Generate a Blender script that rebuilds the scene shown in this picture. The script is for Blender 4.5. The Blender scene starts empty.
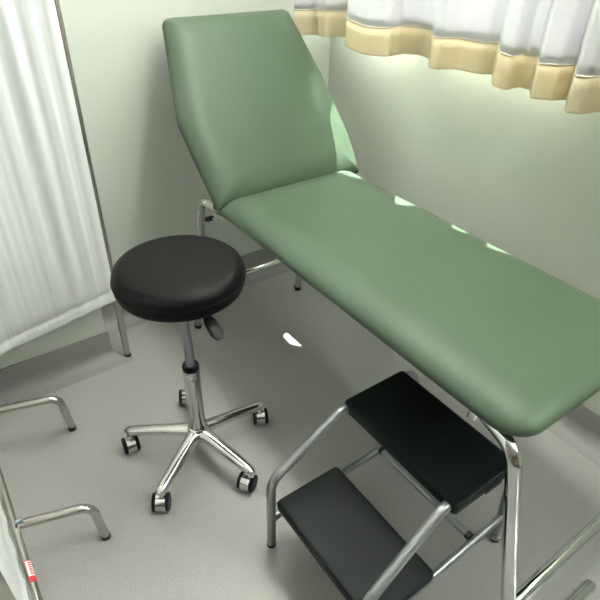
import bpy, bmesh, math, random
from mathutils import Vector, Matrix

random.seed(4)
PI = math.pi
SC = bpy.context.scene
COL = SC.collection
V = Vector

# ------------------------------------------------------------------ materials
def new_mat(name):
    m = bpy.data.materials.new(name)
    m.use_nodes = True
    nt = m.node_tree
    return m, nt, nt.nodes['Principled BSDF'], nt.nodes['Material Output']

def noise(nt, scale, detail=3, rough=.5, vec=None):
    n = nt.nodes.new('ShaderNodeTexNoise')
    n.inputs['Scale'].default_value = scale
    n.inputs['Detail'].default_value = detail
    n.inputs['Roughness'].default_value = rough
    if vec is None:
        tc = nt.nodes.new('ShaderNodeTexCoord')
        vec = tc.outputs['Object']
    nt.links.new(vec, n.inputs['Vector'])
    return n

def ramp(nt, src, stops):
    r = nt.nodes.new('ShaderNodeValToRGB')
    el = r.color_ramp.elements
    while len(el) < len(stops):
        el.new(0.5)
    for e, (p, c) in zip(el, stops):
        e.position = p
        e.color = (c[0], c[1], c[2], 1)
    nt.links.new(src, r.inputs['Fac'])
    return r

def bump(nt, src, bsdf, strength, dist=.002):
    b = nt.nodes.new('ShaderNodeBump')
    b.inputs['Strength'].default_value = strength
    b.inputs['Distance'].default_value = dist
    nt.links.new(src, b.inputs['Height'])
    nt.links.new(b.outputs['Normal'], bsdf.inputs['Normal'])
    return b

def simple(name, col, rough=.5, metal=0., var=.06, scale=60, bmp=0., bscale=300, spec=.5):
    m, nt, b, o = new_mat(name)
    n = noise(nt, scale)
    lo = [c * (1 - var) for c in col]
    hi = [min(1, c * (1 + var)) for c in col]
    r = ramp(nt, n.outputs['Fac'], [(.3, lo), (.7, hi)])
    nt.links.new(r.outputs['Color'], b.inputs['Base Color'])
    b.inputs['Roughness'].default_value = rough
    b.inputs['Metallic'].default_value = metal
    b.inputs['Specular IOR Level'].default_value = spec
    if bmp:
        n2 = noise(nt, bscale, 2)
        bump(nt, n2.outputs['Fac'], b, bmp, .001)
    return m

M = {}
M['wall'] = simple('painted_wall', (.595, .635, .57), .45, var=.012, scale=3, bmp=.06, bscale=220)
M['ceiling'] = simple('ceiling_paint', (.8, .8, .78), .9, var=.01)
M['dark_wall'] = simple('dark_unseen_wall', (.24, .20, .15), .5, var=.2, scale=8)  # unseen walls made dark to cut the light from left and back
M['skirting'] = simple('shaded_skirting_vinyl', (.27, .27, .26), .45, var=.08, scale=300)  # floor vinyl turned up the wall; its shade is put into a darker colour
M['green'] = simple('green_vinyl', (.071, .108, .068), .42, var=.015, scale=6, bmp=.05, bscale=900, spec=.28)
M['black_vinyl'] = simple('black_vinyl', (.0045, .0047, .005), .44, var=.05, bmp=.05, bscale=700, spec=.11)
M['black_plastic'] = simple('black_plastic', (.010, .010, .011), .45, spec=.2)
M['rubber'] = simple('black_rubber', (.012, .012, .012), .6)
M['chrome'] = simple('chrome', (.66, .67, .66), .07, 1., var=.02)
M['steel'] = simple('satin_steel', (.56, .54, .5), .24, 1., var=.05, scale=40)
M['cast'] = simple('polished_aluminium', (.74, .74, .72), .14, 1., var=.03)
M['silver'] = simple('silver_paint', (.34, .355, .36), .34, .75, var=.03)
M['grey_rod'] = simple('grey_gas_rod', (.33, .34, .35), .3, .8, var=.02)
M['label_white'] = simple('label_paper', (.85, .82, .8), .5, var=.02)
M['label_red'] = simple('label_red', (.62, .05, .05), .5, var=.02)
M['mark'] = simple('dark_print', (.05, .05, .05), .6)
M['cyan_bolt'] = simple('zinc_bolt', (.6, .75, .76), .25, .7)
M['white_frame'] = simple('white_window_frame', (.8, .8, .8), .4, var=.01)
M['sill'] = simple('window_sill_board', (.75, .76, .72), .4, var=.01)

def floor_mat():
    m, nt, b, o = new_mat('speckled_vinyl_floor')
    n1 = noise(nt, 260, 4, .7)
    r1 = ramp(nt, n1.outputs['Fac'], [(.30, (.285, .285, .271)), (.5, (.39, .39, .372)), (.72, (.495, .495, .474))])
    n2 = noise(nt, 2.2, 3, .5)
    r2 = ramp(nt, n2.outputs['Fac'], [(.3, (.9, .9, .9)), (.7, (1, 1, 1))])
    mx = nt.nodes.new('ShaderNodeMix'); mx.data_type = 'RGBA'; mx.blend_type = 'MULTIPLY'
    mx.inputs['Factor'].default_value = 1
    nt.links.new(r1.outputs['Color'], mx.inputs[6]); nt.links.new(r2.outputs['Color'], mx.inputs[7])
    nt.links.new(mx.outputs[2], b.inputs['Base Color'])
    n3 = noise(nt, 30, 3)
    r3 = ramp(nt, n3.outputs['Fac'], [(.3, (.34,) * 3), (.7, (.46,) * 3)])
    nt.links.new(r3.outputs['Color'], b.inputs['Roughness'])
    b.inputs['Specular IOR Level'].default_value = .45
    bump(nt, n1.outputs['Fac'], b, .06, .001)
    return m
M['floor'] = floor_mat()

def step_mat():
    m, nt, b, o = new_mat('ribbed_black_rubber_tread')
    tc = nt.nodes.new('ShaderNodeTexCoord')
    w = nt.nodes.new('ShaderNodeTexWave'); w.wave_type = 'BANDS'; w.bands_direction = 'Y'
    w.inputs['Scale'].default_value = 60
    nt.links.new(tc.outputs['Object'], w.inputs['Vector'])
    n = noise(nt, 14, 4)
    r = ramp(nt, n.outputs['Fac'], [(.35, (.005, .0088, .0088)), (.7, (.0075, .0118, .0118))])
    nt.links.new(r.outputs['Color'], b.inputs['Base Color'])
    b.inputs['Roughness'].default_value = .5; b.inputs['Specular IOR Level'].default_value = .2
    bump(nt, w.outputs['Color'], b, .12, .001)
    return m
M['step'] = step_mat()

def cloth_mat(name, col, trans, weave=900, tcol=None):
    m, nt, b, o = new_mat(name)
    n = noise(nt, weave, 2)
    r = ramp(nt, n.outputs['Fac'], [(.3, [c * .96 for c in col]), (.7, col)])
    nt.links.new(r.outputs['Color'], b.inputs['Base Color'])
    b.inputs['Roughness'].default_value = .85
    b.inputs['Specular IOR Level'].default_value = .15
    t = nt.nodes.new('ShaderNodeBsdfTranslucent')
    t.inputs['Color'].default_value = (*(tcol or col), 1)
    mx = nt.nodes.new('ShaderNodeMixShader'); mx.inputs['Fac'].default_value = trans
    nt.links.new(b.outputs['BSDF'], mx.inputs[1]); nt.links.new(t.outputs['BSDF'], mx.inputs[2])
    nt.links.new(mx.outputs['Shader'], o.inputs['Surface'])
    bump(nt, n.outputs['Fac'], b, .08, .001)
    return m
M['curtain'] = cloth_mat('white_curtain_cloth', (.80, .80, .82), .13)
M['hem'] = cloth_mat('yellow_hem_cloth', (.70, .625, .42), .18)
M['stitch'] = cloth_mat('cream_stitching', (.85, .80, .66), .3)
M['screen'] = cloth_mat('white_screen_cloth', (.80, .82, .805), .30)

def glass_mat():
    m, nt, b, o = new_mat('window_glass')
    nt.nodes.remove(b)
    t = nt.nodes.new('ShaderNodeBsdfTransparent'); t.inputs['Color'].default_value = (.93, .96, .95, 1)
    g = nt.nodes.new('ShaderNodeBsdfGlossy'); g.inputs['Roughness'].default_value = .02
    mx = nt.nodes.new('ShaderNodeMixShader')
    mx.inputs['Fac'].default_value = .06
    nt.links.new(t.outputs[0], mx.inputs[1]); nt.links.new(g.outputs[0], mx.inputs[2])
    nt.links.new(mx.outputs[0], o.inputs['Surface'])
    return m
M['glass'] = glass_mat()
def frosted_mat():  # for the added upper panes that throw soft light from above
    m, nt, b, o = new_mat('added_frosted_glass')
    n = noise(nt, 120, 2)
    r = ramp(nt, n.outputs['Fac'], [(.3, (.90, .92, .92)), (.7, (.95, .96, .96))])
    t = nt.nodes.new('ShaderNodeBsdfTranslucent')
    nt.links.new(r.outputs['Color'], t.inputs['Color'])
    b.inputs['Base Color'].default_value = (.8, .82, .82, 1); b.inputs['Roughness'].default_value = .4
    mx = nt.nodes.new('ShaderNodeMixShader'); mx.inputs['Fac'].default_value = .88
    nt.links.new(b.outputs[0], mx.inputs[1]); nt.links.new(t.outputs[0], mx.inputs[2])
    nt.links.new(mx.outputs[0], o.inputs['Surface'])
    return m
M['frosted'] = frosted_mat()

def emit_mat(name, col, s):
    m, nt, b, o = new_mat(name)
    b.inputs['Base Color'].default_value = (*col, 1)
    b.inputs['Emission Color'].default_value = (*col, 1)
    b.inputs['Emission Strength'].default_value = s
    return m
FILL_EMIT = 11  # strength of the added fill lights
M['fill_panel'] = emit_mat('fill_emitter', (1, .97, .9), FILL_EMIT)

# ------------------------------------------------------------------ mesh helpers
def obj(name, bm, mat, parent=None, smooth=40, loc=None):
    me = bpy.data.meshes.new(name)
    bmesh.ops.recalc_face_normals(bm, faces=bm.faces[:])
    bm.to_mesh(me); bm.free()
    me.materials.append(mat)
    o = bpy.data.objects.new(name, me)
    COL.objects.link(o)
    if smooth:
        for p in me.polygons:
            p.use_smooth = True
        me.set_sharp_from_angle(angle=math.radians(smooth))
    if parent is not None:
        o.parent = parent
    return o

def bx(bm, lo, hi, bevel=0., seg=2):
    r = bmesh.ops.create_cube(bm, size=1)
    vs = r['verts']
    for v in vs:
        v.co = V([lo[i] + (v.co[i] + .5) * (hi[i] - lo[i]) for i in range(3)])
    if bevel:
        es = list({e for v in vs for e in v.link_edges})
        bmesh.ops.bevel(bm, geom=es, offset=bevel, segments=seg, profile=.5, affect='EDGES')
    return vs

def box_bm(lo, hi, bevel=0., seg=2):
    bm = bmesh.new(); bx(bm, lo, hi, bevel, seg); return bm

def fillet(pts, rad, n=8):
    """round the inner corners of a polyline"""
    pts = [V(p) for p in pts]
    if not isinstance(rad, (list, tuple)):
        rad = [rad] * len(pts)
    out = [pts[0]]
    for i in range(1, len(pts) - 1):
        a, b, c = pts[i - 1], pts[i], pts[i + 1]
        u = (a - b).normalized(); w = (c - b).normalized()
        ang = u.angle(w)
        if ang > PI - .02 or rad[i] <= 0:
            out.append(b); continue
        d = min(rad[i] / math.tan(ang / 2), (a - b).length * .49 if i > 1 else (a - b).length * .95,
                (c - b).length * .49 if i < len(pts) - 2 else (c - b).length * .95)
        r = d * math.tan(ang / 2)
        bis = (u + w).normalized()
        ctr = b + bis * (r / math.sin(ang / 2))
        s = b + u * d - ctr; e = b + w * d - ctr
        tot = s.angle(e); ax = s.cross(e).normalized()
        for k in range(n + 1):
            out.append(ctr + Matrix.Rotation(tot * k / n, 3, ax) @ s)
    out.append(pts[-1])
    return out

def tube(bm, path, r, seg=20, cap=True, bead=.0):
    path = [V(p) for p in path]
    n = len(path)
    tans = []
    for i in range(n):
        if i == 0: t = path[1] - path[0]
        elif i == n - 1: t = path[-1] - path[-2]
        else: t = (path[i + 1] - path[i]).normalized() + (path[i] - path[i - 1]).normalized()
        tans.append(t.normalized())
    up = V((0, 0, 1)) if abs(tans[0].z) < .9 else V((1, 0, 0))
    nrm = tans[0].cross(up).normalized()
    rings = []
    rr = r if isinstance(r, (list, tuple)) else [r] * n
    for i in range(n):
        if i:
            q = tans[i - 1].rotation_difference(tans[i])
            nrm = (q @ nrm).normalized()
        b = tans[i].cross(nrm).normalized()
        rings.append([bm.verts.new(path[i] + (nrm * math.cos(2 * PI * k / seg) + b * math.sin(2 * PI * k / seg)) * rr[i]) for k in range(seg)])
    for a, b in zip(rings, rings[1:]):
        for k in range(seg):
            bm.faces.new((a[k], a[(k + 1) % seg], b[(k + 1) % seg], b[k]))
    if cap:
        bm.faces.new(rings[0][::-1]); bm.faces.new(rings[-1])

def tube_bm(path, r, seg=20):
    bm = bmesh.new(); tube(bm, path, r, seg); return bm

def lathe(bm, prof, ctr=(0, 0), seg=48, closed=False):
    """prof: list of (radius, z); radius 0 makes a pole"""
    rings = []
    for (r, z) in prof:
        if r < 1e-6:
            rings.append([bm.verts.new((ctr[0], ctr[1], z))])
        else:
            rings.append([bm.verts.new((ctr[0] + r * math.cos(2 * PI * k / seg), ctr[1] + r * math.sin(2 * PI * k / seg), z)) for k in range(seg)])
    prs = list(zip(rings, rings[1:]))
    if closed: prs.append((rings[-1], rings[0]))
    for a, b in prs:
        for k in range(seg):
            k2 = (k + 1) % seg
            if len(a) == 1 and len(b) == 1: continue
            if len(a) == 1: bm.faces.new((a[0], b[k2], b[k]))
            elif len(b) == 1: bm.faces.new((a[k], a[k2], b[0]))
            else: bm.faces.new((a[k], a[k2], b[k2], b[k]))

def lathe_bm(prof, ctr=(0, 0), seg=48, closed=False):
    bm = bmesh.new(); lathe(bm, prof, ctr, seg, closed); return bm

def cyl_between(bm, a, b, r, seg=20):
    tube(bm, [a, b], r, seg)

def offset_poly(pts, d):
    n = len(pts); out = []
    for i in range(n):
        p0, p1, p2 = V(pts[i - 1]), V(pts[i]), V(pts[(i + 1) % n])
        e1 = (p1 - p0).normalized(); e2 = (p2 - p1).normalized()
        n1 = V((-e1.y, e1.x)); n2 = V((-e2.y, e2.x))
        b = (n1 + n2).normalized()
        out.append(p1 + b * (d / max(.2, b.dot(n1))))
    return out

def round_poly(pts, rads, n=8):
    """counter clockwise convex polygon with rounded corners"""
    out = []
    m = len(pts)
    for i in range(m):
        a, b, c = V(pts[i - 1]), V(pts[i]), V(pts[(i + 1) % m])
        u = (a - b).normalized(); w = (c - b).normalized()
        ang = u.angle(w)
        r = rads[i]
        d = min(r / math.tan(ang / 2), (a - b).length * .49, (c - b).length * .49)
        r = d * math.tan(ang / 2)
        ctr = b + (u + w).normalized() * (r / math.sin(ang / 2))
        s = b + u * d - ctr; e = b + w * d - ctr
        a0 = math.atan2(s.y, s.x); da = math.atan2(e.y, e.x) - a0
        while da <= 0: da += 2 * PI
        while da > PI: da -= 2 * PI
        for k in range(n + 1):
            t = a0 + da * k / n
            out.append(ctr + V((math.cos(t), math.sin(t))) * r)
    return out

def cushion(outline, rads, prof, n=8):
    """outline ccw; prof: list of (inset, height) from the bottom to the top"""
    bm = bmesh.new()
    rings = []
    for d, h in prof:
        pp = offset_poly(outline, d)
        rp = round_poly(pp, [max(.006, r - d * .8) for r in rads], n)
        rings.append([bm.verts.new((p.x, p.y, h)) for p in rp])
    k = len(rings[0])
    for a, b in zip(rings, rings[1:]):
        for i in range(k):
            bm.faces.new((a[i], a[(i + 1) % k], b[(i + 1) % k], b[i]))
    bm.faces.new(rings[0][::-1]); bm.faces.new(rings[-1])
    return bm

def thing(name, label, cat, loc=(0, 0, 0), rotz=0., group=None):
    o = bpy.data.objects.new(name, None)
    COL.objects.link(o)
    o.empty_display_size = .05
    o.location = loc; o.rotation_euler = (0, 0, rotz)
    o['label'] = label; o['category'] = cat
    if group: o['group'] = group
    return o

def tag(o, label, cat, group=None):
    o['label'] = label; o['category'] = cat
    if group: o['group'] = group
    return o

def struct(name, bm, mat, parent=None, smooth=0):
    o = obj(name, bm, mat, parent, smooth)
    if parent is None:
        o['kind'] = 'structure'
    return o

def shift(bm, v):
    bmesh.ops.translate(bm, verts=bm.verts[:], vec=V(v)); return bm

# ------------------------------------------------------------------ room
XH, YW = 2.0, -1.60           # head wall, window wall
XB, YL, ZC = -3.2, 3.2, 2.55   # back wall, left wall, ceiling
XP, YP = 1.79, -.386           # projecting wall at the left
SK = .132
struct('floor', box_bm((XB, YW - .12, -.1), (XH + .12, YL + .12, 0)), M['floor'])
struct('ceiling', box_bm((XB - .12, YW - .12, ZC), (XH + .12, YL + .12, ZC + .1)), M['ceiling'])
struct('wall_head', box_bm((XH, YW - .12, -.1), (XH + .12, YP + .01, ZC)), M['wall'])
struct('wall_left_projection', box_bm((XP, YP, -.1), (XH + .12, YL, ZC), .004, 2), M['wall'])
struct('wall_left', box_bm((XB - .12, YL, -.1), (XH + .12, YL + .12, ZC)), M['dark_wall'])
struct('wall_back', box_bm((XB - .12, YW - .12, -.1), (XB, YL, ZC)), M['dark_wall'])
SILL_Y = -1.571
# window wall with its two openings
WZ0, WZ1 = 1.19, 2.46
WZM = 1.93        # transom: clear panes below, unseen frosted panes added above as a diffuse light source
WINS = ((.87, 1.90), (-1.0, .42))  # second window is out of view, added to light the foot-end floor
bm = bmesh.new()
bx(bm, (XB, YW - .12, -.1), (XH, YW, WZ0))
bx(bm, (XB, YW - .12, WZ1), (XH, YW, ZC))
for x0, x1 in ((XB, -1.0), (.42, .87), (1.90, XH)):
    bx(bm, (x0, YW - .12, WZ0), (x1, YW, WZ1))
struct('wall_window', bm, M['wall'])
f = .045
for wi, (WX0, WX1) in enumerate(WINS):
    bm = bmesh.new()
    for lo, hi in (((WX0, WZ0), (WX1, WZ0 + f)), ((WX0, WZ1 - f), (WX1, WZ1)), ((WX0, WZ0), (WX0 + f, WZ1)), ((WX0, WZM - f / 2), (WX1, WZM + f / 2)), ((WX1 - f, WZ0), (WX1, WZ1)),
                   (((WX0 + WX1) / 2 - f / 2 - .17, WZ0), ((WX0 + WX1) / 2 + f / 2 - .17, WZ1))):
        bx(bm, (lo[0], YW - .1, lo[1]), (hi[0], YW - .055, hi[1]), .003, 1)
    win = struct('window_%d' % (wi + 1), bm, M['white_frame'])
    obj('window_pane', box_bm((WX0 + .02, YW - .081, WZ0 + .02), (WX1 - .02, YW - .075, WZM - .02)), M['glass'], win, 0)
    obj('added_frosted_pane', box_bm((WX0 + .02, YW - .081, WZM + .02), (WX1 - .02, YW - .075, WZ1 - .02)), M['frosted'], win, 0)
    obj('window_sill', box_bm((WX0 + .001, YW - .055, WZ0 - .0), (WX1 - .001, SILL_Y, WZ0 + .02), .004, 2), M['sill'], win)

def cove(name, a, b, inward, mitre=False):
    """coved vinyl skirting from a to b on the floor, facing 'inward'"""
    a, b, w = V((*a, 0)), V((*b, 0)), V((*inward, 0))
    prof = [(0, SK), (.005, SK), (.006, SK - .004), (.006, .07)]
    R = .06
    for k in range(1, 9):
        t = k / 8 * PI / 2
        prof.append((.006 + R - R * math.cos(t), .003 + R - R * math.sin(t)))
    prof += [(.006 + R + .004, .001), (.0, .001)]
    bm = bmesh.new()
    t = (b - a).normalized() * (1 if mitre else 0)     # an outer corner is mitred at its first end
    r0 = [bm.verts.new(a + w * d - t * d + V((0, 0, z))) for d, z in prof]
    r1 = [bm.verts.new(b + w * d + V((0, 0, z))) for d, z in prof]
    n = len(prof)
    for i in range(n):
        bm.faces.new((r0[i], r0[(i + 1) % n], r1[(i + 1) % n], r1[i]))
    bm.faces.new(r0); bm.faces.new(r1[::-1])
    return struct(name, bm, M['skirting'], None, 60)
cove('baseboard_head', (XH, YW), (XH, YP), (-1, 0))
cove('baseboard_window', (XB, YW), (XH, YW), (0, 1))
cove('baseboard_left_projection', (XP, YP), (XP, YL), (-1, 0), True)
cove('baseboard_left_return', (XP, YP), (XH, YP), (0, -1), True)

# ------------------------------------------------------------------ fill lights added on the ceiling, out of view, to brighten the room
LL = ('added unseen fill light on the ceiling above the raised backrest of the couch', 'added unseen fill light on the ceiling above the seat of the couch')
for i, (x, y) in enumerate(((1.50, -1.10), (.56, -1.10))):
    t = thing('fill_light', LL[i], 'fill light', (x, y, ZC), 0, 'added fill lights')
    bm = bmesh.new()
    for lo, hi in (((-.45, -.15), (.45, -.13)), ((-.45, .13), (.45, .15)), ((-.45, -.13), (-.43, .13)), ((.43, -.13), (.45, .13))):
        bx(bm, (lo[0], lo[1], -.02), (hi[0], hi[1], 0))
    obj('fill_frame', bm, M['white_frame'], t, 0)
    obj('fill_panel', box_bm((-.43, -.13, -.012), (.43, .13, -.001)), M['fill_panel'], t, 0)

# ------------------------------------------------------------------ examination couch
couch = thing('examination_couch', 'long green vinyl examination couch with raised backrest on chrome legs under the window', 'examination couch', (1.0, -1.045, 0))
def cl(p):  # world -> couch
    return V(p) - V((1.0, -1.045, 0))
def clp(pp): return [cl(p) for p in pp]

CY = -1.056
def dome(th, roll):
    """broadly crowned upholstery over a thin edge: (inset, height)"""
    pr = [(.012, 0), (.003, .0015), (.0, .006), (.0, .011)]
    for k in range(1, 15):
        t = k / 14 * PI / 2
        pr.append((roll * (1 - math.cos(t)), .011 + (th - .011) * math.sin(t)))
    pr.append((roll * 1.3, th + .001))
    return pr
# seat
seat_out = [(.310, -1.346), (1.555, -1.346), (1.555, -.767), (.310, -.767)]
bm = cushion(seat_out, [.075, .006, .006, .075], dome(.052, .105), 12)
shift(bm, (0, 0, .655)); shift(bm, -V((1.0, -1.045, 0)))
obj('seat_cushion', bm, M['green'], couch, 75)
# backrest (built flat: s along its length, y across, then tilted)
AL = math.radians(40)
bo = [(-.004, .298), (.305, .321), (.666, .240), (.666, -.266), (.40, -.311), (.14, -.331), (-.004, -.318)]
def ccw(p):
    a = sum(p[i - 1][0] * p[i][1] - p[i][0] * p[i - 1][1] for i in range(len(p)))
    return p if a > 0 else p[::-1]
bo = ccw(bo)
rads = [.006 if p[0] < .01 else (.032 if p[0] > .5 else (.04 if p[1] > 0 else .5)) for p in bo]
bm = cushion(bo, rads, dome(.052, .105), 12)
upv = V((math.sin(AL), 0, math.cos(AL))); nv = V((-math.cos(AL), 0, math.sin(AL)))
h0 = V((1.502, CY, .676))
for v in bm.verts:
    sx_, y, h = v.co
    v.co = cl(h0 + upv * sx_ + V((0, y, 0)) + nv * (h - .011))
obj('backrest_cushion', bm, M['green'], couch, 75)
# boards and frame under the cushions
bmf = box_bm((.36, CY - .25, .640), (1.50, CY + .25, .656), .002, 1)
shift(bmf, -V((1.0, -1.045, 0)))
obj('seat_board', bmf, M['black_plastic'], couch, 30)
bmf = bmesh.new()
for v in bx(bmf, (.03, -.24, -.028), (.60, .22, -.010)):
    s, y, h = v.co
    v.co = cl(h0 + upv * s + V((0, y, 0)) + nv * h)
obj('backrest_board', bmf, M['black_plastic'], couch, 30)
RL = .0165
ZR = .627
# top y, foot y, rail y
for (yt, yf, yr) in ((-.788, -.766, -.824), (-1.292, -1.298, -1.27)):
    obj('side_rail', tube_bm(clp([(.45, yr, ZR), (1.48, yr, ZR)]), RL, 24), M['chrome'], couch)
    for end in (0, 1):
        if end == 0:
            path = fillet([(.45, yr, ZR), (.40, yr + (yt - yr) * .4, ZR), (.327, yt, ZR + .001), (.153, yf, .012)], [0, .05, .06, 0], 12)
        else:
            path = fillet([(1.48, yr, ZR), (1.57, yr + (yt - yr) * .5, ZR + .004), (1.682, yt, ZR + .010), (1.775, yf, .012)], [0, .05, .045, 0], 12)
        lg = obj('leg', tube_bm(clp(path), RL, 24), M['chrome'], couch)
        d = (path[-1] - path[-2]).normalized()
        fb = bmesh.new()
        tube(fb, clp([path[-1] - d * .008, path[-1] - d * .004, V((path[-1].x, yf, .0))]), [RL + .0012, RL + .0012, RL - .001], 24)
        obj('foot_cap', fb, M['rubber'], lg)
YLf, YRt = -.775, -1.297
def legx(z, end):
    return .153 + (.327 - .153) * (z - .012) / (ZR - .011) if end == 0 else 1.775 - (1.775 - 1.682) * (z - .012) / (ZR - .002)
for end, z in ((0, .205), (1, .215)):
    x = legx(z, end)
    cb = obj('cross_bar', tube_bm(clp([(x, YLf, z), (x, YRt, z)]), .0155, 24), M['chrome'], couch)
    for y in (YLf + .018, YRt - .018):
        b2 = bmesh.new()
        cyl_between(b2, cl((x, y - .004, z)), cl((x, y + .004, z)), .008, 6)
        obj('bolt', b2, M['chrome'], cb, 20)
# foot bar by the floor at the foot end
fbm = tube_bm(clp([(.146, YLf - .012, .022), (.146, -1.112, .022)]), .0165, 24)
fbar = obj('foot_bar', fbm, M['chrome'], couch)
eb = bmesh.new()
tube(eb, clp([(.146, -1.104, .022), (.146, -1.117, .022), (.146, -1.121, .022), (.146, -1.123, .022)]), [.0172, .0172, .0155, .010], 24)
obj('end_cap', eb, M['chrome'], fbar)
# backrest support arm and release lever
for y in (CY - .2, CY + .2):
    a = h0 + upv * .38 + V((0, y - CY, 0)) - nv * .035
    obj('support_arm', tube_bm(clp([(1.60, y, .60), (a.x, y, a.z)]), .009, 14), M['chrome'], couch)
lv = obj('release_lever', tube_bm(clp(fillet([(1.50, -.765, .632), (1.545, -.765, .625), (1.575, -.765, .610)], .01)), .005, 10), M['chrome'], couch)
gb = bmesh.new()
tube(gb, clp([(1.55, -.765, .625), (1.556, -.765, .622), (1.60, -.765, .598), (1.606, -.765, .595)]), [.006, .009, .009, .006], 12)
obj('lever_grip', gb, M['black_plastic'], lv)
kb = bmesh.new()
tube(kb, clp([(.44, -.800, .640), (.44, -.798, .618), (.44, -.797, .612)]), [.010, .011, .011], 14)
obj('knob', kb, M['chrome'], couch)

# ------------------------------------------------------------------ swivel stool
SX, SY = 1.165, -.465
stool = thing('swivel_stool', 'round black vinyl swivel stool on a five-arm chrome base with castors', 'stool', (SX, SY, 0))
RS = .1715
prof = [(0, .669), (RS - .03, .669), (RS - .012, .671), (RS - .004, .677), (RS, .688), (RS + .0008, .7035), (RS - .0030, .7055), (RS + .0008, .7085)]
for k in range(0, 11):
    t = k / 10 * PI / 2
    prof.append((RS - .030 + .030 * math.cos(t), .720 + .023 * math.sin(t)))
prof += [(RS - .05, .7445), (RS - .10, .7455), (0, .746)]
seat = obj('seat', lathe_bm(prof, seg=72), M['black_vinyl'], stool, 35)
prof = [(RS + .0015 + .0018 * math.cos(a), .7090 + .0018 * math.sin(a)) for a in [k * PI / 4 for k in range(8)]]
obj('piping', lathe_bm(prof, seg=72, closed=True), M['black_vinyl'], seat)
obj('mounting_plate', lathe_bm([(0, 0.6520), (.07, 0.6520), (.075, 0.6560), (.075, 0.6730), (0, 0.6730)]), M['black_plastic'], stool)
obj('gas_rod', lathe_bm([(.0135, .34), (.0135, 0.6650)], seg=28), M['grey_rod'], stool)
colm = obj('column', lathe_bm([(0, .085), (.027, .085), (.0265, .12), (.0245, .372), (.0235, .376), (0, .376)], seg=36), M['chrome'], stool)
obj('collar', lathe_bm([(.0246, .374), (.0250, .376), (.0250, .388), (.0225, .392), (.0145, .392), (.0145, .374)], seg=36, closed=True), M['black_plastic'], colm)
lab = obj('label_band', lathe_bm([(.0249, .337), (.02525, .338), (.0251, .362), (.0247, .363)], seg=36), M['cast'], colm)
mb = bmesh.new()
for k in range(9):
    a0 = PI * .88 + k * .10
    for (z0, z1, w) in ((.3425, .3475, .055), (.354, .357, .035)):
        if (k * 7 + int(z0 * 1000)) % 4 == 0: continue
        p = [V((math.cos(a0 + s) * .0255, math.sin(a0 + s) * .0255, z)) for s, z in ((0, z0), (w, z0), (w, z1), (0, z1))]
        mb.faces.new([mb.verts.new(q) for q in p])
obj('print', mb, M['mark'], colm, 0)
# lever
lvr = obj('height_lever', tube_bm(fillet([(-.03, -.002, .664), (-.105, -.003, .656), (-.142, -.004, .644)], .02), .0045, 10), M['black_plastic'], stool)
gb = cushion(ccw([(0, -.009), (.022, -.016), (.06, -.018), (.078, -.009), (.078, .009), (.06, .018), (.022, .016), (0, .009)]), [.004] * 8, [(.003, 0), (0, .002), (0, .006), (.003, .008)], 3)
mt = Matrix.Translation((-.132, -.003, .652)) @ Matrix.Rotation(PI + .03, 4, 'Z') @ Matrix.Rotation(.40, 4, 'Y')
bmesh.ops.transform(gb, matrix=mt, verts=gb.verts[:])
obj('lever_paddle', gb, M['black_plastic'], lvr)
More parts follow.
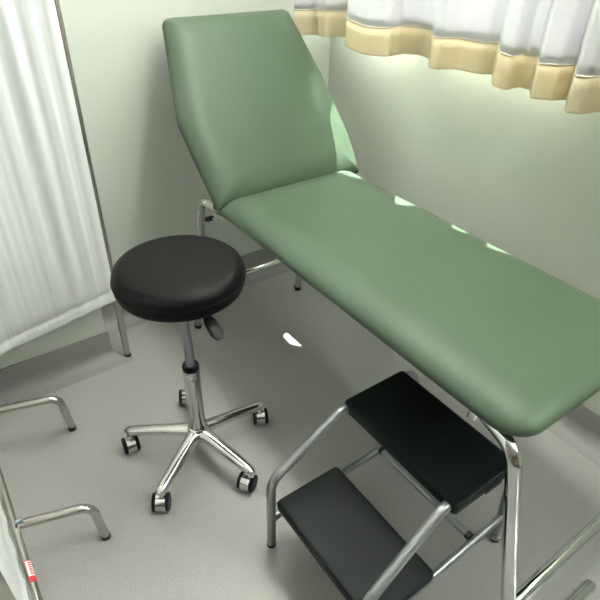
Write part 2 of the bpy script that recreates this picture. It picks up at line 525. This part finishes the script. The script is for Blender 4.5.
# base
obj('hub', lathe_bm([(0, .078), (.034, .078), (.037, .084), (.037, .112), (.033, .124), (.0275, .130), (.0275, .122), (0, .122)], seg=40), M['cast'], stool)
RA = .234
A0 = .915
coff = [V((-.008, .004, 0)), V((.003, .004, 0)), V((.010, .010, 0)), V((.002, -.003, 0)), V((.010, .016, 0))]
axis_ang = [-125 + 28, -125 + 4, -125 - 22, -125 + 10, -125 + 8]
for k in range(5):
    a = A0 + k * 2 * PI / 5
    d = V((math.cos(a), math.sin(a), 0)); n = V((-d.y, d.x, 0))
    # arm: tapered rounded beam, arched down to its end
    bm = bmesh.new(); rings = []
    N = 14
    for i in range(N + 1):
        u = i / N
        r = .022 + (RA + .004 - .022) * u
        w = .0225 * (1 - u) + .0165 * u
        if u < .12: w += .010 * (1 - u / .12) ** 2
        ht = .018 * (1 - u) + .0125 * u
        zc = .106 - .022 * u ** 1.3
        if i == N: w *= .8; ht *= .8
        ring = []
        for q in range(16):
            t = 2 * PI * q / 16
            cx, cz = math.cos(t), math.sin(t)
            sx = math.copysign(abs(cx) ** .75, cx); sz = math.copysign(abs(cz) ** .75, cz)
            ww = w * (1.0 - .18 * max(0, sz))
            ring.append(bm.verts.new(d * r + n * (sx * ww) + V((0, 0, zc + sz * ht))))
        rings.append(ring)
    last = rings[-1]
    tip = [bm.verts.new(v.co.lerp(d * (RA + .011) + V((0, 0, .083)), .55) + d * .004) for v in last]
    rings.append(tip)
    for p, q in zip(rings, rings[1:]):
        for i in range(16):
            bm.faces.new((p[i], p[(i + 1) % 16], q[(i + 1) % 16], q[i]))
    bm.faces.new(rings[0][::-1]); bm.faces.new(rings[-1])
    obj('arm', bm, M['cast'], stool, 50)
    # castor
    aa = math.radians(axis_ang[k])
    ax = V((math.cos(aa), math.sin(aa), 0)); fw = V((-ax.y, ax.x, 0))
    c = d * (RA - .002) + coff[k] + V((0, 0, .0285))
    st = bmesh.new()
    tube(st, [d * (RA - .004) + V((0, 0, .052)), d * (RA - .004) + V((0, 0, .066)), d * (RA - .004) + V((0, 0, .082))], [.0105, .0105, .0085], 18)
    cas = obj('castor', st, M['cast'], stool)
    hb = bmesh.new()
    prof = [(-.0165, .0), (-.0165, .0255), (-.0140, .0285), (.0140, .0285), (.0165, .0255), (.0165, .0)]
    segs = 26; rr = []
    for i in range(segs + 1):
        t = math.radians(-32 + 244 * i / segs)
        rr.append([hb.verts.new(c + ax * s + (fw * math.cos(t) + V((0, 0, math.sin(t)))) * rd) for s, rd in prof])
    for p, q in zip(rr, rr[1:]):
        for i in range(len(prof) - 1):
            hb.faces.new((p[i], p[i + 1], q[i + 1], q[i]))
    hb.faces.new(rr[0]); hb.faces.new(rr[-1])
    bmesh.ops.remove_doubles(hb, verts=hb.verts[:], dist=1e-5)
    obj('hood', hb, M['chrome'], cas, 35)
    for s in (-1, 1):
        wb = bmesh.new()
        tube(wb, [c + ax * s * q for q in (.0168, .0180, .0225, .0255, .0265, .0266)], [.0262, .0284, .0284, .0258, .021, .008], 28)
        obj('wheel', wb, M['black_plastic'], cas, 35)

# ------------------------------------------------------------------ step stool
SO = V((.57, -.75, 0))
step = thing('step_stool', 'two-step footstool with black treads and silver tube frame beside the couch', 'step stool', SO)
def sl(p): return V(p) - SO
def slp(pp): return [sl(p) for p in pp]
def tread(name, x0, x1, y0, y1, ztop, th, notch=False):
    out = [(x0, y0), (x1, y0), (x1, y1), (x0, y1)]
    bm = cushion(out, [.012] * 4, [(.010, -th), (.004, -th), (.001, -th + .002), (0, -th + .006), (0, -.006), (.0012, -.002), (.005, 0), (.012, -.0002)], 4)
    shift(bm, (0, 0, ztop)); shift(bm, -SO)
    o = obj('tread', bm, M['step'], step, 50)
    if notch:
        rb = bmesh.new()
        bx(rb, (x0 - .003, y0 + .055, ztop - th - .002), (x0 + .03, y0 + .115, ztop - .012), .003, 2)
        shift(rb, -SO)
        obj('edge_clip', rb, M['black_plastic'], o)
    return o
tread('upper', .377, .780, -.958, -.735, .412, .034, True)
tread('lower', .356, .738, -.694, -.486, .212, .030)
RT = .0128
for side, (xf, xt, xr) in enumerate(((.748, .768, .762), (.375, .402, .388))):
    z_top = .3915
    path = fillet([(xf, -.478, .012), (xf, -.478, .288), (xt, -.716, z_top), (xt, -1.005, z_top), (xr, -1.028, .012)], [0, .05, .045, .045, 0], 10)
    fr = obj('side_frame', tube_bm(slp(path), RT, 22), M['silver'], step)
    for (x, y) in ((xf, -.478), (xr, -1.028)):
        fb = bmesh.new(); tube(fb, slp([(x, y, .0), (x, y, .006), (x, y, .012)]), [RT + .0003, RT + .0012, RT + .0006], 20)
        obj('foot_cap', fb, M['rubber'], fr)
    rg = bmesh.new(); tube(rg, slp([(xr, -1.028, .013), (xr, -1.028, .024)]), RT + .0026, 20)
    obj('foot_ring', rg, M['chrome'], fr)
    xs = (xf + xr) / 2 + (-.0 if side == 0 else 0)
    sb = obj('side_bar', tube_bm(slp([(xf, -.478, .125), (xr, -1.02, .125)]), .0108, 18), M['silver'], step)
    if True:
        # bracket bolt holding the lower tread
        bb = bmesh.new()
        s = -1 if side == 0 else 1
        cyl_between(bb, sl((xf, -.500, .185)), sl((xf + s * .03, -.505, .185)), .007, 12)
        obj('bracket', bb, M['silver'], fr)
for (y, z, r, x0, x1) in ((-.888, .130, .0105, .402, .745),):
    cb = obj('cross_bar', tube_bm(slp([(x0, y, z), (x1, y, z)]), r, 18), M['silver'], step)
    for xa, xb in ((x0 - .008, x0 + .005), (x1 - .005, x1 + .008)):
        eb = bmesh.new(); cyl_between(eb, sl((xa, y, z)), sl((xb, y, z)), r + .0012, 18)
        obj('end_cap', eb, M['rubber'], cb)
for x in (.42, .73):
    tb = bmesh.new()
    bx(tb, (x - .012, -.69, .176), (x + .012, -.50, .184), .001, 1); shift(tb, -SO)
    obj('tread_bracket', tb, M['silver'], step, 20)

# ------------------------------------------------------------------ folding screen
PA = V((1.761, -.442, 0)); PB = V((1.640, .098, 0)); PC = V((.575, .104, 0))
scr = thing('folding_screen', 'folding privacy screen of gathered white cloth on steel tube frame at the left', 'privacy screen', PB)
def cs(p): return V(p) - PB
ZT = 1.72
RP = .0125
posts = []
for p, nm in ((PA, 'wing'), (PC, 'near')):
    z0 = 0.012
    po = obj('post', tube_bm([cs((p.x, p.y, z0)), cs((p.x, p.y, ZT))], RP, 20), M['steel'], scr)
    fb = bmesh.new(); tube(fb, [cs((p.x, p.y, 0)), cs((p.x, p.y, .016))], RP + .001, 20)
    obj('foot_cap', fb, M['rubber'], po)
dW = (PA - PB).normalized(); dM = (PC - PB).normalized()
for off in (dW * .016, dM * .016):
    p = PB + off
    obj('post', tube_bm([cs((p.x, p.y, .15)), cs((p.x, p.y, ZT))], RP, 20), M['steel'], scr)
for z in (.45, 1.45):
    obj('hinge', box_bm((-.02, -.012, z), (.02, .012, z + .03), .003, 1), M['steel'], scr)
pW0, pM0 = PB + dW * .016, PB + dM * .016
ZWB, ZMB = .312, .165
for (a, b, zb) in ((pW0, PA, ZWB), (pM0, PC, ZMB)):
    for z in (zb, ZT - .012):
        obj('rail', tube_bm([cs((a.x, a.y, z)), cs((b.x, b.y, z))], .0105 if zb == ZWB else .0115, 18), M['steel'], scr)
# gathered cloth panels
def gathered(a, b, zlo, zhi, amp, side, seed, pleats):
    rnd = random.Random(seed)
    d = (b - a); L = d.length; d.normalize(); nn = V((-d.y, d.x, 0)) * side
    nx = int(L / .003)
    comps = [(rnd.uniform(.7, 1.3) * pleats, rnd.uniform(0, 2 * PI), rnd.uniform(.5, 1)) for _ in range(5)]
    fine = [(rnd.uniform(2.2, 4.5) * pleats, rnd.uniform(0, 2 * PI), rnd.uniform(.4, 1)) for _ in range(4)]
    tight = [(rnd.uniform(5, 9) * pleats, rnd.uniform(0, 2 * PI), rnd.uniform(.5, 1)) for _ in range(4)]
    zs = [zlo + (zhi - zlo) * t for t in (0, .006, .012, .018, .023, .028, .034, .045, .07, .11, .17, .25, .35, .45, .55, .65, .75, .83, .89, .93, .955, .966, .972, .978, .984, .99, 1)]
    bm = bmesh.new(); grid = []
    H = zhi - zlo
    for z in zs:
        e = min(z - zlo, zhi - z)          # distance from the gathered hems
        row = []
        g = max(0, min(1, (e - .03) / .25))
        k = math.exp(-((e - .042) / .008) ** 2)
        for i in range(nx + 1):
            u = i / nx
            drift = .02 * math.sin(z * 2.3 + u * 5)
            f1 = sum(c[2] * math.sin(2 * PI * c[0] * (u + drift * .4) + c[1]) for c in comps) / 3
            f2 = sum(c[2] * math.sin(2 * PI * c[0] * (u + drift * .15) + c[1]) for c in fine) / 3
            f3 = sum(c[2] * math.sin(2 * PI * c[0] * u + c[1]) for c in tight) / 3
            # soft round folds with sharper valleys
            h = amp * (.85 * f1 * (.3 + .7 * g) + .22 * f2 * (.35 + .65 * g) + .14 * f3 * (1 - .85 * g))
            if e < .042: h *= .75
            h -= .008 * k
            edge = min(1, min(u, 1 - u) * L / .03)
            row.append(bm.verts.new(a + d * (u * L) + nn * (.0135 + (h * edge + amp * .9)) + V((0, 0, z + (.0025 * f3 if e < .001 else 0)))))
        grid.append(row)
    for r0, r1 in zip(grid, grid[1:]):
        for i in range(nx):
            bm.faces.new((r0[i], r0[i + 1], r1[i + 1], r1[i]))
    bmesh.ops.translate(bm, verts=bm.verts[:], vec=-PB)
    return bm
def add_cloth(bm):
    o = obj('cloth_panel', bm, M['screen'], scr, 0)
    for p in o.data.polygons: p.use_smooth = True
    sm = o.modifiers.new('thickness', 'SOLIDIFY'); sm.thickness = .0012
    return o
add_cloth(gathered(PB + dW * .03, PA - dW * .012, ZWB - .016, ZT - .004, .011, -1, 5, 7))
add_cloth(gathered(PB + dM * .03, PC - dM * .04, ZMB - .014, ZT - .004, .007, -1, 9, 9))
# feet
for (x, tipx, tipy, kind) in ((1.567, 1.502, -.141, 0), (1.094, 1.040, -.096, 1)):
    path = fillet([(x, .098, .16), (tipx, tipy + .012, .16), (tipx, tipy, .012)], .04, 12)
    ft = obj('foot', tube_bm([cs(p) for p in path], .0125, 22), M['steel'], scr)
    fb = bmesh.new(); tube(fb, [cs((tipx, tipy, 0)), cs((tipx, tipy, .014))], .0135, 20)
    obj('rubber_cap', fb, M['rubber'], ft)
bb = bmesh.new()
cyl_between(bb, cs((1.085, .092, .180)), cs((1.085, .079, .185)), .0065, 16)
obj('bolt', bb, M['cyan_bolt'], scr)
# small red and white maker's label on the bottom rail
def rail_patch(x0, x1, t0, t1, r, n=6):
    bm = bmesh.new(); rows = []
    for i in range(n + 1):
        t = t0 + (t1 - t0) * i / n
        rows.append([bm.verts.new(cs((x, PB.y + (x - PB.x) * (PC.y - PB.y) / (PC.x - PB.x) - math.cos(t) * r, ZMB + math.sin(t) * r))) for x in (x0, x1)])
    for a, b in zip(rows, rows[1:]):
        bm.faces.new((a[0], a[1], b[1], b[0]))
    return bm
LX0, LX1 = .905, .968
lb = obj('label_sticker', rail_patch(LX0, LX1, .15, 1.75, .0122), M['label_red'], scr, 60)
obj('label_field', rail_patch(LX0 + .016, LX1 - .003, .30, 1.60, .0125), M['label_white'], lb, 60)
tb = bmesh.new()
for i in range(6):
    x = LX0 + .02 + i * .0065
    q = rail_patch(x, x + .0038, .55, 1.2, .0128, 4)
    me = bpy.data.meshes.new('tmp'); q.to_mesh(me); q.free(); tb.from_mesh(me); bpy.data.meshes.remove(me)
obj('label_print', tb, M['label_red'], lb, 0)

# ------------------------------------------------------------------ window curtain
fp = [(1.992, -1.400), (1.955, -1.470), (1.925, -1.466), (1.88, -1.436), (1.832, -1.439), (1.805, -1.535), (1.665, -1.405), (1.64, -1.405), (1.58, -1.414), (1.487, -1.445), (1.497, -1.515), (1.45, -1.570), (1.405, -1.568),
      (1.262, -1.410), (1.236, -1.42), (1.214, -1.49), (1.14, -1.518), (1.118, -1.552), (1.035, -1.445), (.996, -1.458), (.998, -1.524), (.966, -1.540), (.900, -1.445),
      (.88, -1.452), (.850, -1.468), (.835, -1.518), (.772, -1.408), (.738, -1.414), (.717, -1.48)]
x = .69
rn = random.Random(3)
while x > -.06:
    w = rn.uniform(.12, .16)
    fp += [(x, -1.545), (x - w * .42, -1.41), (x - w * .65, -1.42), (x - w * .85, -1.49)]
    x -= w
def chaikin(p, it):
    for _ in range(it):
        q = [p[0]]
        for a, b in zip(p, p[1:]):
            q.append((a[0] * .87 + b[0] * .13, a[1] * .87 + b[1] * .13)); q.append((a[0] * .13 + b[0] * .87, a[1] * .13 + b[1] * .87))
        q.append(p[-1]); p = q
    return p
fpp = chaikin(fp, 2)
CZ0, CB = 1.090, .091
cur = thing('window_curtain', 'pleated white window curtain with a pale yellow hem hanging above the couch', 'curtain', (1.0, -1.5, CZ0))
def sheet(z_list, off=0.):
    bm = bmesh.new(); rows = []
    for z in z_list:
        u = (z - CZ0) / 1.2
        row = []
        for i, (px, py) in enumerate(fpp):
            amp = 1 - .12 * u
            yy = -1.470 + (py + 1.470) * amp + .012 * u + .004 * math.sin(z * 5 + px * 9)
            zz = z + .006 * math.sin(px * 11 + 1) + .004 * math.sin(px * 31)
            row.append(bm.verts.new((px - 1.0, yy + off + 1.5, zz - CZ0)))
        rows.append(row)
    for a, b in zip(rows, rows[1:]):
        for i in range(len(a) - 1):
            bm.faces.new((a[i], a[i + 1], b[i + 1], b[i]))
    return bm
def addsheet(name, bm, mat, th):
    o = obj(name, bm, mat, cur, 0)
    for p in o.data.polygons: p.use_smooth = True
    o.data.set_sharp_from_angle(angle=math.radians(38))
    m_ = o.modifiers.new('thickness', 'SOLIDIFY'); m_.thickness = th; m_.offset = 0
    return o
addsheet('cloth', sheet([CZ0 + CB, CZ0 + CB + .03, 1.25, 1.35, 1.5, 1.65, 1.8, 1.88]), M['curtain'], .0012)
addsheet('hem_band', sheet([CZ0, CZ0 + .004, CZ0 + .03, CZ0 + .06, CZ0 + CB - .0005]), M['hem'], .0022)
addsheet('stitching', sheet([CZ0 + CB - .002, CZ0 + CB + .002], .0012), M['stitch'], .0022)
rl = thing('curtain_rail', 'white curtain rail on the window wall above the curtain', 'curtain rail', (1.0, -1.466, 1.912))
obj('track', box_bm((-1.1, -.012, -.012), (.98, .012, .014), .003, 1), M['white_frame'], rl, 20)
for bxp in (-1.0, -.1, .85):
    obj('bracket', box_bm((bxp - .012, -.13, -.006), (bxp + .012, 0.0, .010), .002, 1), M['white_frame'], rl, 20)

# ------------------------------------------------------------------ light
sun = bpy.data.lights.new('sun', 'SUN'); sun.energy = 14.0; sun.angle = math.radians(.6); sun.color = (1, .98, .94)
so = bpy.data.objects.new('sun', sun); COL.objects.link(so)
so.location = (1, -4, 5)
sd = V((-.084, .162, -.385)).normalized()
so.rotation_euler = sd.to_track_quat('-Z', 'Y').to_euler()
w = bpy.data.worlds.new('sky'); SC.world = w; w.use_nodes = True
bg = w.node_tree.nodes['Background']
bg.inputs['Color'].default_value = (1.0, .995, .96, 1)
bg.inputs['Strength'].default_value = 10.0

# ------------------------------------------------------------------ camera
cam = bpy.data.cameras.new('camera'); cam.sensor_width = 36; cam.lens = 549.755 / 600 * 36; cam.clip_start = .02
co = bpy.data.objects.new('camera', cam); COL.objects.link(co); SC.camera = co
pitch, roll, yaw = .618430924, -.0303772302, -.637353276
fwd0 = V((math.cos(yaw), math.sin(yaw), 0)); right0 = V((math.sin(yaw), -math.cos(yaw), 0)); zz = V((0, 0, 1))
fw = fwd0 * math.cos(pitch) - zz * math.sin(pitch)
dn = -zz * math.cos(pitch) - fwd0 * math.sin(pitch)
rt = right0 * math.cos(roll) + dn * math.sin(roll)
dd = -right0 * math.sin(roll) + dn * math.cos(roll)
m4 = Matrix((rt, -dd, -fw)).transposed().to_4x4()
m4.translation = V((0, 0, 1.5))
co.matrix_world = m4

vs = SC.view_settings
vs.view_transform = 'Standard'; vs.look = 'None'; vs.gamma = 1; vs.use_curve_mapping = False
vs.exposure = 1.25
